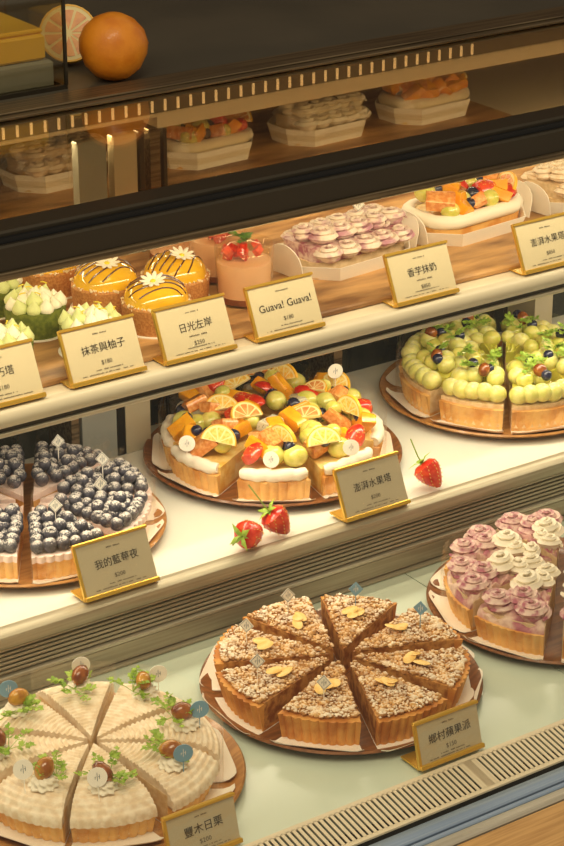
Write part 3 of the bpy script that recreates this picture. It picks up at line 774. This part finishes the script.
# 6 green grape tart ----------------------------------------------------
def build_grape(t, k):
    obj('paper_liner', liner_mesh(TR), t)
    obj('crust', cached('grapecrust', lambda: cleanup(wedge(TR, .001, .028, flare=.006, flute=.0014, nf=8, nt=48).mesh('crust', 'crust_l'))), t)
    obj('custard', cached('grapecust', lambda: cleanup(wedge(TR-.004, .005, .033, ha=HA*1.01, nt=14).mesh('m', 'sponge'))), t)
    obj('grape_jelly', cached('grapejelly', lambda: cleanup(wedge(TR-.014, .030, .046, ha=HA*.95, nt=20, nr=20, zf=lambda r, a: .042+.008*math.sin(min(1, r/TR*1.3)*PI)+.003*math.sin(r*300)*math.cos(a*19)).mesh('m', 'jelly')) ), t)
    r = random.Random(k+31)
    for q in range(5):
        a = (-1+2*q/4)*HA*.80; rr = TR-.013
        obj('green_grape', grape_mesh('grape_d'), t, (rr*math.cos(a), rr*math.sin(a), .043+r.uniform(0, .002)), (r.uniform(-.5, .5), r.uniform(-.5, .5), r.uniform(0, 6)), r.uniform(.0118, .0132))
    for x, y in scatter(r, .09, 13, .0165, ha=HA*.75, rmin=.025, rmax=.088):
        obj('green_grape', grape_mesh('grape_d' if r.random() < .5 else 'grape'), t, (x, y, .050+r.uniform(0, .006)), (r.uniform(-.5, .5), r.uniform(-.5, .5), r.uniform(0, 6)), r.uniform(.0100, .0125))
    for x, y in scatter(r, .09, 2, .022, ha=HA*.7, rmin=.045, rmax=.098):
        obj('blueberry', berry_mesh('blueb_c'), t, (x, y, .0625), (r.uniform(-.5, .5), r.uniform(-.5, .5), 0), .0066)
    obj('dark_grape_half', cached('dgrape', lambda: MB().sphere(.0090, (0, 0, 0), (1, .8, .9), 14, 9).mesh('g', 'chestnut')), t, (.080, .006, .064), (0, .6, k))
    for q, (x, y) in enumerate(((.074, -.006), (.050, .008))):
        obj('herb_sprig', sprig_mesh(20+(k+q) % 4, 'leaf', 5, .018), t, (x, y, .064), (0, 0, k+q*2))
    obj('plastic_film', film_mesh(TR+.003, .060, True), t)
PG = (.474, .322)
plate(*PG, DZ+.0002, .150, 'round honey wooden plate under the green grape tart', 'tray_l')
place_slices(*PG, DZ+.0047, -23, build_grape, 'green grape tart slices', 'green grape tart slice with herb leaves %s of its plate', 'tart slice', name='grape_tart_slice')

# ------------------------------------------------------------------ loose strawberries
def strawberry(x, y, z, rz, label, ry=RAD(80), stem=.028, s=.0165, bend=1):
    t = thing('strawberry', label, 'strawberry', (x, y, z), rz, 'loose strawberries on the middle deck')
    def body():
        b = MB(); b.lathe([(0, -1.15), (.22, -1.05), (.50, -.7), (.78, -.2), (.92, .25), (.88, .6), (.6, .85), (0, .9)], 20)
        for i in range(7):
            zz = -.9+i*.24; rr = .30+.62*min(1, (i+.8)/5) if i < 5 else .88
            rr = {0: .36, 1: .55, 2: .70, 3: .82, 4: .90, 5: .93, 6: .90}[i]
            n = 5+i
            for q in range(n):
                a = 2*PI*(q+.5*(i % 2))/n; b.sphere(.055, (rr*math.cos(a), rr*math.sin(a), zz), (.6, .6, 1.3), 5, 4, 1)
        return b.mesh('berry', ['straw', 'seed'])
    q = (0, ry, 0)
    o = obj('berry', cached('strawb', body), t, (0, 0, s*.9), q, s)
    def cal():
        b = MB()
        for k in range(8):
            a = 2*PI*k/8; tf = Matrix.Rotation(a, 4, 'Z') @ Matrix.Translation((.05, 0, .9)) @ Matrix.Rotation(.35-.7*(k % 2), 4, 'Y')
            b.add([(0, -.12, 0), (.45, -.2, .05), (1.0, 0, -.12), (.45, .2, .05), (0, .12, 0), (.45, 0, .12)], [(0, 1, 5), (1, 2, 5), (2, 3, 5), (3, 4, 5), (4, 0, 5)], 0, tf)
        return b.mesh('calyx', 'leaf', False)
    obj('calyx', cached('calyx', cal), t, (0, 0, s*.9), q, s)
    pts = [(0, 0, .9), (0, .1*bend, 1.4), (0, .35*bend, 1.9), (0, .7*bend, .9+stem/s)]
    obj('stem', MB().tube(pts, .05, 6).mesh('stem', 'stem'), t, (0, 0, s*.9), q, s)
    return t
DZs = DZ+.0045
strawberry(-.012, .150, DZs, RAD(198), 'red strawberry lying on the white deck with its long stem pointing left', stem=.030)
strawberry(.028, .158, DZs, RAD(150), 'red strawberry touching the other one with its thin stem curling upward', ry=RAD(38), stem=.034, bend=-1)
strawberry(.235, .160, DZs, RAD(120), 'single red strawberry with curled stem at the right of the fruit tart sign', ry=RAD(42), stem=.028, bend=-1)

# ------------------------------------------------------------------ price signs
sg = lambda *a, **k: sign(*a, **k)
sg(-.307, .197, SH+.002, '生巧塔', '$180', 'cream price card cut off by the left edge, reading 生巧塔')
sg(-.190, .199, SH+.002, '抹茶與柚子', '$180', 'cream price card in gold rails in front of the green tartlets, reading 抹茶與柚子')
sg(-.082, .197, SH+.002, '日光左岸', '$250', 'cream price card in gold rails in front of the yellow dome cakes, reading 日光左岸', sub=True)
sg(.030, .197, SH+.002, 'Guava! Guava!', '$180', 'cream price card in gold rails reading Guava! Guava!')
sg(.212, .197, SH+.002, '香芋抹奶', '$850', 'cream price card in gold rails in front of the boxed purple cake, reading 香芋抹奶', sub=True)
sg(.393, .197, SH+.002, '澎湃水果塔', '$850', 'cream price card in gold rails at the right edge of the upper shelf, reading 澎湃水果塔')
sg(-.218, .138, DZ+.0045, '我的藍莓夜', '$200', 'greyish price card in gold rails in front of the blueberry tart, reading 我的藍莓夜', cm='card_g')
sg(.103, .136, DZ+.0045, '澎湃水果塔', '$200', 'greyish price card in gold rails in front of the round fruit tart, reading 澎湃水果塔', cm='card_g')
sg(-.052, -.196, .003, '鄉村蘋果派', '$150', 'greyish price card with gold top rail in front of the apple crumble tart', cm='card_g', w=.074, h=.0445, lean=RAD(16))
sg(-.328, -.196, .003, '豐木日栗', '$200', 'greyish price card in front of the chestnut tart, cut by the bottom edge', cm='card_g', w=.072, h=.0445, lean=RAD(16))

# ------------------------------------------------------------------ upper shelf cakes
def matcha():
    t = thing('matcha_tartlet', None, 'tartlet', (0, 0, 0), 0, 'green matcha tartlets on the wooden board')
    obj('cake_board', MB().lathe([(0, 0), (.0345, 0), (.0345, .0008), (0, .0008)], 32).mesh('cake_board', 'paper'), t)
    obj('green_crust', MB().lathe([(0, .0008), (.0305, .0008), (.0325, .027), (.0315, .029), (0, .029)], 40).mesh('green_crust', 'matcha'), t)
    r = random.Random(5); pos = [(0, 0)]+[(.0125*math.cos(a), .0125*math.sin(a)) for a in [q*2*PI/6 for q in range(6)]]+[(.0245*math.cos(a+.2), .0245*math.sin(a+.2)) for a in [q*2*PI/11 for q in range(11)]]
    for i, (x, y) in enumerate(pos):
        g = r.random() < .35
        obj('cream_peak', kiss_mesh('kiss_g' if g else 'kiss'), t, (x, y, .028+(.004 if i < 7 else 0)), (r.uniform(-.25, .25), r.uniform(-.25, .25), 0), r.uniform(.85, 1.1))
    for q in range(7):
        a = r.uniform(0, 6.28); rr = r.uniform(.004, .026)
        obj('zest_strip', cached('zest', lambda: MB().tube([(-.004, 0, 0), (-.001, .001, .0012), (.002, 0, .001), (.004, -.001, 0)], .0007, 5).mesh('zest_strip', 'zest')), t, (rr*math.cos(a), rr*math.sin(a), .045), (0, 0, r.uniform(0, 3)))
    return t
proto = matcha()
for i, (x, y, lab) in enumerate([(-.128, .268, 'nearest of the green matcha tartlets with pointed cream peaks, behind its sign'), (-.148, .350, 'second green matcha tartlet with cream peaks, behind the nearest one'), (-.155, .432, 'green matcha tartlet third from the front, partly hidden by the second'), (-.225, .280, 'green matcha tartlet cut off at the left edge of the photo'), (-.235, .362, 'green matcha tartlet farthest left, mostly outside the photo')]):
    if i == 4: continue
    o = proto if i == 0 else copy_tree(proto); o.location = (x, y, BZ); o.rotation_euler.z = i*1.1; o['label'] = lab
def dome():
    t = thing('glazed_dome_cake', None, 'cake', (0, 0, 0), 0, 'yellow glazed dome cakes')
    obj('cake_board', MB().lathe([(0, 0), (.0395, 0), (.0395, .0008), (0, .0008)], 32).mesh('cake_board', 'paper'), t)
    obj('crust', MB().lathe([(0, .0008), (.0355, .0008), (.0375, .028), (.036, .030), (0, .030)], 44).mesh('crust', 'crust_d'), t)
    b = MB(); r = random.Random(9)
    for q in range(150):
        a = r.uniform(0, 6.28); rr = .036+r.uniform(-.002, .0012); b.sphere(r.uniform(.0008, .0017), (rr*math.cos(a), rr*math.sin(a), .030+r.uniform(-.003, .0015)), (1, 1, 1), 5, 4)
    obj('crumb_ring', b.mesh('crumb_ring', 'crumbs'), t)
    prof = [(.0350, .030)]+[(.0345*math.cos(a)**.8, .031+.022*math.sin(a)) for a in [q*PI/2/8 for q in range(9)]]; prof[-1] = (0, .053)
    obj('yellow_dome', MB().lathe(prof, 40).mesh('yellow_dome', 'glaze'), t)
    for q in range(6):
        y0 = -.022+q*.0088; pts = []
        for i in range(13):
            u = -1+2*i/12; x = u*.030; y = y0+.003*math.sin(u*3); d2 = (x*x+y*y)/(.0345**2)
            if d2 < .97: pts.append((x, y, .0312+.022*max(0, 1-d2**1.25)**.5))
        obj('chocolate_stripe', MB().tube(pts, .0009, 6).mesh('chocolate_stripe', 'choc'), t)
    fl = obj('daisy', cached('daisyc', lambda: MB().sphere(.0026, (0, 0, .0012), (1, 1, .6), 10, 6).mesh('daisy', 'zest')), t, (-.004, -.010, .0525), (.25, -.1, 0), 1.3)
    for q in range(10):
        a = 2*PI*q/10; obj('petal', cached('petal', lambda: MB().sphere(.0050, (.0066, 0, 0), (1, .38, .14), 10, 5).mesh('petal', 'petal')), fl, (0, 0, .0008), (0, -.25, a))
    return t
proto = dome()
for i, (x, y, lab) in enumerate([(-.036, .290, 'yellow glazed dome cake with white daisy right behind the 日光左岸 card'), (-.052, .368, 'yellow glazed dome cake with chocolate stripes and daisy, left of centre and behind the first'), (.012, .368, 'yellow dome cake mostly hidden, between the front dome and the pink cups'), (-.075, .452, 'glazed cake in brown crust farthest back, its top cut off by the dark beam')]):
    if i == 2: x, y = .022, .345
    o = proto if i == 0 else copy_tree(proto); o.location = (x, y, BZ); o.rotation_euler.z = RAD(-25)+i*.5; o['label'] = lab
def cup():
    t = thing('mousse_cup', None, 'dessert cup', (0, 0, 0), 0, 'pink mousse cups')
    b = MB(); b.lathe([(0, 0), (.030, 0), (.0325, .064), (.0318, .0655), (.0305, .064), (.0285, .0015), (0, .0015)], 40)
    obj('glass_cup', b.mesh('glass_cup', 'glass'), t)
    obj('biscuit_base', MB().lathe([(0, .002), (.0282, .002), (.0286, .009), (0, .009)], 32).mesh('biscuit_base', 'brownbase'), t)
    obj('pink_mousse', MB().lathe([(0, .009), (.0286, .009), (.0298, .046), (0, .046)], 32).mesh('pink_mousse', 'mousse'), t)
    r = random.Random(4)
    for q in range(16):
        a = r.uniform(0, 6.28); rr = r.uniform(0, .022)
        obj('strawberry_cube', cached('scube%d' % (q % 2), lambda: MB().box(-1, 1, -.8, .8, -.8, .8, bev=.25).mesh('strawberry_cube', 'straw_in' if q % 2 else 'straw')), t, (rr*math.cos(a), rr*math.sin(a), .051+r.uniform(0, .010)), (r.uniform(0, 3), r.uniform(0, 3), 0), .0052)
    obj('clear_jelly', MB().sphere(.029, (0, 0, .052), (1, 1, .55), 24, 12, jit=.02, rnd=r).mesh('clear_jelly', 'glass'), t)
    obj('herb_sprig', sprig_mesh(33, 'leaf_d', 5, .018), t, (.004, 0, .066))
    return t
proto = cup()
for i, (x, y, lab) in enumerate([(.084, .303, 'front pink mousse cup topped with strawberry cubes and a dark herb sprig'), (.100, .382, 'second pink mousse cup with strawberry cubes, behind and left of the front one'), (.094, .462, 'rearmost pink mousse cup, only its pale side seen under the beam')]):
    o = proto if i == 0 else copy_tree(proto); o.location = (x, y, BZ); o.rotation_euler.z = i*1.7+.6; o['label'] = lab

def box_cake(x, y, z, rz, label, kind, w=.125, d=.085, lid=False, h=.017, group=None):
    t = thing('boxed_cake', label, 'boxed cake', (x, y, z), rz, group)
    hw, hd = w/2, d/2
    base = [(-hw*.98, -hd*.35), (-hw*.62, -hd), (hw*.62, -hd), (hw*.98, -hd*.35), (hw*.98, hd*.5), (hw*.6, hd), (-hw*.6, hd), (-hw*.98, hd*.5)]
    n = len(base); vs = []; fs = []
    for th in (0, 1):
        for zz, k in ((0, .93), (h, 1.03)):
            for (px, py) in base: vs.append((px*k*(1-.018*th), py*k*(1-.018*th), zz+(.0008*th if zz == 0 else 0)))
    for k in range(n):
        fs.append((k, (k+1) % n, n+(k+1) % n, n+k)); fs.append((2*n+k, 3*n+k, 3*n+(k+1) % n, 2*n+(k+1) % n)); fs.append((n+k, n+(k+1) % n, 3*n+(k+1) % n, 3*n+k))
    fs.append(tuple(reversed(range(n)))); fs.append(tuple(range(2*n, 3*n)))
    obj('paper_tray', MB().add(vs, fs).mesh('paper_tray', 'paper', False), t)
    if not lid:
        for sx in (-1, 1):   # tall rounded ears at both ends
            b = MB(); pts = []
            for q in range(9): a = PI*q/8; pts.append((.026*math.cos(a), .020+.020*math.sin(a)))
            pts = [(-.026, 0)]+list(reversed(pts))+[(.026, 0)]
            b.prism(pts, -.0005, .0005, 0, Matrix.Translation((sx*hw*1.02, -.004, .002)) @ Matrix.Rotation(PI/2-sx*.0, 4, 'Z') @ Matrix.Rotation(PI/2+.2*sx, 4, 'X'))
            obj('paper_ear', b.mesh('paper_ear', 'paper', False), t)
    cw, cd = hw*.88, hd*.84
    outline = [(cw*math.cos(a)*(1 if math.sin(a) < 0 else 1), cd*math.sin(a)) for a in [2*PI*q/40 for q in range(40)]]
    outline = [(max(-cw*.97, min(cw*.97, px*1.12)), max(-cd*.92, min(cd*.92, py*1.15))) for px, py in outline]
    r = random.Random(int(x*1000)+3)
    cm = {'taro': 'taroside', 'fruit': 'crust_l', 'cream': 'sponge', 'citrus': 'custard', 'brown': 'sponge'}[kind]
    obj('cake_base', MB().prism(outline, .001, .020).mesh('cake_base', cm), t)
    if kind in ('taro', 'cream', 'brown'):
        obj('cream_layer', MB().prism([(px*.97, py*.97) for px, py in outline], .020, .036).mesh('cream_layer', {'taro': 'purple', 'cream': 'mbcream', 'brown': 'taroside'}[kind]), t)
        m = {'taro': 'purple_l', 'cream': 'white', 'brown': 'mbcream'}[kind]
        for i in range(5):
            for j in range(4):
                px = -cw*.80+i*cw*.39+(j % 2)*cw*.12; py = -cd*.86+j*cd*.50
                obj('cream_rosette', rosette_mesh('ros_'+m, m, 2.6, .0150, .012, .0050), t, (px*.92, py, .030+(.008 if j in (1, 2) else -.006)), (0, 0, i+j*1.7), (1.15, 1, 1))
    if kind == 'fruit' or kind == 'citrus':
        pts = [(px*.95, py*.95, .027) for px, py in outline]; pts.append(pts[0])
        obj('cream_roll', MB().tube(pts, .0085, 10, cap=False).mesh('cream_roll', 'white'), t)
        obj('custard', MB().prism([(px*.88, py*.88) for px, py in outline], .02, .030).mesh('custard', 'custard'), t)
        ks = ['grapefruit', 'mango', 'grape', 'blue', 'straw', 'mango', 'oranges', 'grape', 'blue', 'mango', 'straw', 'grape', 'blue', 'grapefruit'] if kind == 'fruit' else ['oranges', 'grapefruit', 'mango', 'oranges', 'grapefruit', 'mango', 'oranges', 'mango', 'mango', 'grapefruit', 'mango', 'oranges', 'mango', 'mango']
        for q, kd in enumerate(ks):
            px = -cw*.72+(q % 7)*cw*.24; py = (-.35 if q < 7 else .25)*cd
            add_fruit(t, kd, (px, py, .041+r.uniform(0, .006)+(.006 if q >= 7 else 0)), r, 1.32)
        for q, kd in enumerate(['grape', 'mango', 'blue', 'grapefruit', 'grape', 'mango', 'straw'] if kind == 'fruit' else ['mango']*7):
            add_fruit(t, kd, (-cw*.66+q*cw*.22, -.62*cd, .038+r.uniform(0, .003)), r, 1.15)
    if kind in ('fruit', 'brown'): obj('herb_sprig', sprig_mesh(40, 'leaf', 5, .016), t, (0, .012, .054), (0, 0, 1))
    if kind == 'cream':
        for sx in (-.02, .022): obj('blueberry', berry_mesh('blueb_c'), t, (sx, -.01, .046), (0, 0, 0), .0075)
    if lid:
        b = MB(); o2 = [(px*1.0, py*1.0) for px, py in base]; 
        rings = [(.008, 1.0), (.030, .99), (.050, .93), (.056, .80)]; vs = []; fs = []
        for zz, k in rings:
            vs += [(px*k, py*k, zz) for px, py in base]
        for i in range(3):
            for k in range(n): fs.append((i*n+k, i*n+(k+1) % n, (i+1)*n+(k+1) % n, (i+1)*n+k))
        fs.append(tuple(3*n+k for k in range(n)))
        obj('plastic_lid', b.add(vs, fs).mesh('plastic_lid', 'lid', False), t)
    else: flag(t, (.022, .0, .046), VIEW+PI/2-rz, 'diamond', 'paper', s=.009) if kind == 'taro' else None
    return t
box_cake(.248, .345, BZ, RAD(6), 'boxed cake of pale purple cream rosettes in white paper tray beside the pink cups', 'taro', .168, .105)
box_cake(.432, .358, BZ, RAD(6), 'boxed fruit cake with orange, berries and white cream rim in a white paper tray', 'fruit', .165, .105)
box_cake(.612, .365, BZ, RAD(8), 'boxed brown cream cake in paper tray, cut by the right edge of the photo', 'brown', .145, .095)
gr = 'boxed cakes seen through the smoked top glass'
box_cake(.127, .800, BZ, RAD(4), 'lidded boxed cake with brown top, leftmost of those seen through the top glass', 'brown', .14, .09, True, .024, gr)
box_cake(.335, .775, BZ, RAD(4), 'lidded boxed fruit cake seen through the top glass right of the metal post', 'fruit', .14, .09, True, .024, gr)
box_cake(.520, .775, BZ, RAD(4), 'lidded boxed pale cream cake with two dark berries, seen through the top glass', 'cream', .14, .09, True, .024, gr)
box_cake(.700, .775, BZ, RAD(4), 'lidded boxed orange citrus cake, rightmost of those seen through the top glass', 'citrus', .14, .09, True, .024, gr)

# ------------------------------------------------------------------ on the counter top
def orange_mesh(): 
    b = MB(); b.lathe([(.0, -.94), (.2, -.95), (.5, -.84), (.8, -.56), (.97, -.15), (.99, .15), (.88, .48), (.62, .76), (.32, .92), (.1, .95), (.04, .91), (0, .90)], 40)
    return b.mesh('orange', 'orange')
o = tag(obj('orange', orange_mesh(), None, (.096, .590, TZ+.0387), (RAD(-25), RAD(20), 0), .0405), 'whole ripe orange standing on the dark counter top', 'orange')
t = thing('orange_half', 'cut half orange leaning behind the whole orange and the clear box', 'orange', (.088, .680, TZ+.0005))
b = MB(); n = 28; vs = []; fs = []
for i in range(9):
    p = PI/2*i/8
    for k in range(n): vs.append((.034*math.cos(p)*math.cos(2*PI*k/n), .034*math.cos(p)*math.sin(2*PI*k/n), -.034*math.sin(p)))
for i in range(8):
    for k in range(n): fs.append((i*n+k, i*n+(k+1) % n, (i+1)*n+(k+1) % n, (i+1)*n+k))
q = (RAD(62), 0, RAD(-30))
obj('peel', b.add(vs, fs).mesh('peel', 'orange'), t, (0, 0, .036), q)
obj('cut_face', citrus(True, 'orange_in'), t, (0, 0, .036), q, .0325)
t = thing('acrylic_box', 'clear acrylic box with dark edges at the top left corner', 'box', (-.16, .585, TZ))
w_, d_, h_ = .19, .14, .12
b = MB().box(0, w_, 0, .002, .004, h_).box(w_-.002, w_, .002, d_, .004, h_).box(0, w_, d_-.002, d_, .004, h_).box(0, .002, .002, d_-.002, .004, h_)
obj('clear_wall', b.mesh('clear_wall', 'acrylic', False), t)
b = MB().box(-.001, w_+.001, -.001, .004, 0, .005).box(w_-.004, w_+.001, .004, d_, 0, .005).box(w_-.002, w_+.0015, -.0015, .002, .005, h_).box(-.001, .002, -.0015, .002, .005, h_)
obj('edge_frame', b.mesh('edge_frame', 'dark', False), t)
b = MB().box(-.155, .018, .593, .70, TZ+.002, TZ+.034, bev=.003)
tag(obj('grey_tray', b.mesh('grey_tray', 'greytray')), 'grey tray inside the clear box, under the yellow one', 'tray')
b = MB().box(-.158, .010, .596, .70, TZ+.0345, TZ+.064, bev=.003).box(-.158, .010, .60, .70, TZ+.064, TZ+.07, bev=.002)
tag(obj('yellow_tray', b.mesh('yellow_tray', 'yellowtray')), 'yellow tray stacked on the grey one inside the clear box', 'tray')

# ------------------------------------------------------------------ light
def area(name, loc, rot_, sx, sy, e, col, spread=PI):
    l = bpy.data.lights.new(name, 'AREA'); l.shape = 'RECTANGLE'; l.size = sx; l.size_y = sy; l.energy = e; l.color = col; l.spread = spread
    o = bpy.data.objects.new(name, l); C.objects.link(o); o.location = loc; o.rotation_euler = rot_; return o
WARM = (1, .80, .54)
area('beam_lamp', (.15, .181, .437), (RAD(28), 0, 0), 2.1, .016, 3.9, (1, .85, .58))
area('shelf_lamp', (.15, .222, SH-.026), (RAD(0), 0, 0), 2.1, .03, 3.9, (1, .89, .68))
area('header_lamp', (.15, .515, .4365), (RAD(0), 0, 0), 2.1, .02, 4, (1, .86, .6))
area('ceiling_lamp', (-.9, -1.0, 2.3), (RAD(-30), RAD(-18), 0), 1.8, 1.2, 66, (1, .88, .66))
w = bpy.data.worlds.new('w'); bpy.context.scene.world = w; w.use_nodes = True
w.node_tree.nodes['Background'].inputs[0].default_value = (1, .88, .66, 1); w.node_tree.nodes['Background'].inputs[1].default_value = .45
s = bpy.context.scene
s.view_settings.view_transform = 'Standard'; s.view_settings.look = 'None'; s.view_settings.gamma = 1; s.view_settings.exposure = -.2; s.view_settings.use_curve_mapping = False
s.cycles.transparent_max_bounces = 32; s.cycles.max_bounces = 8
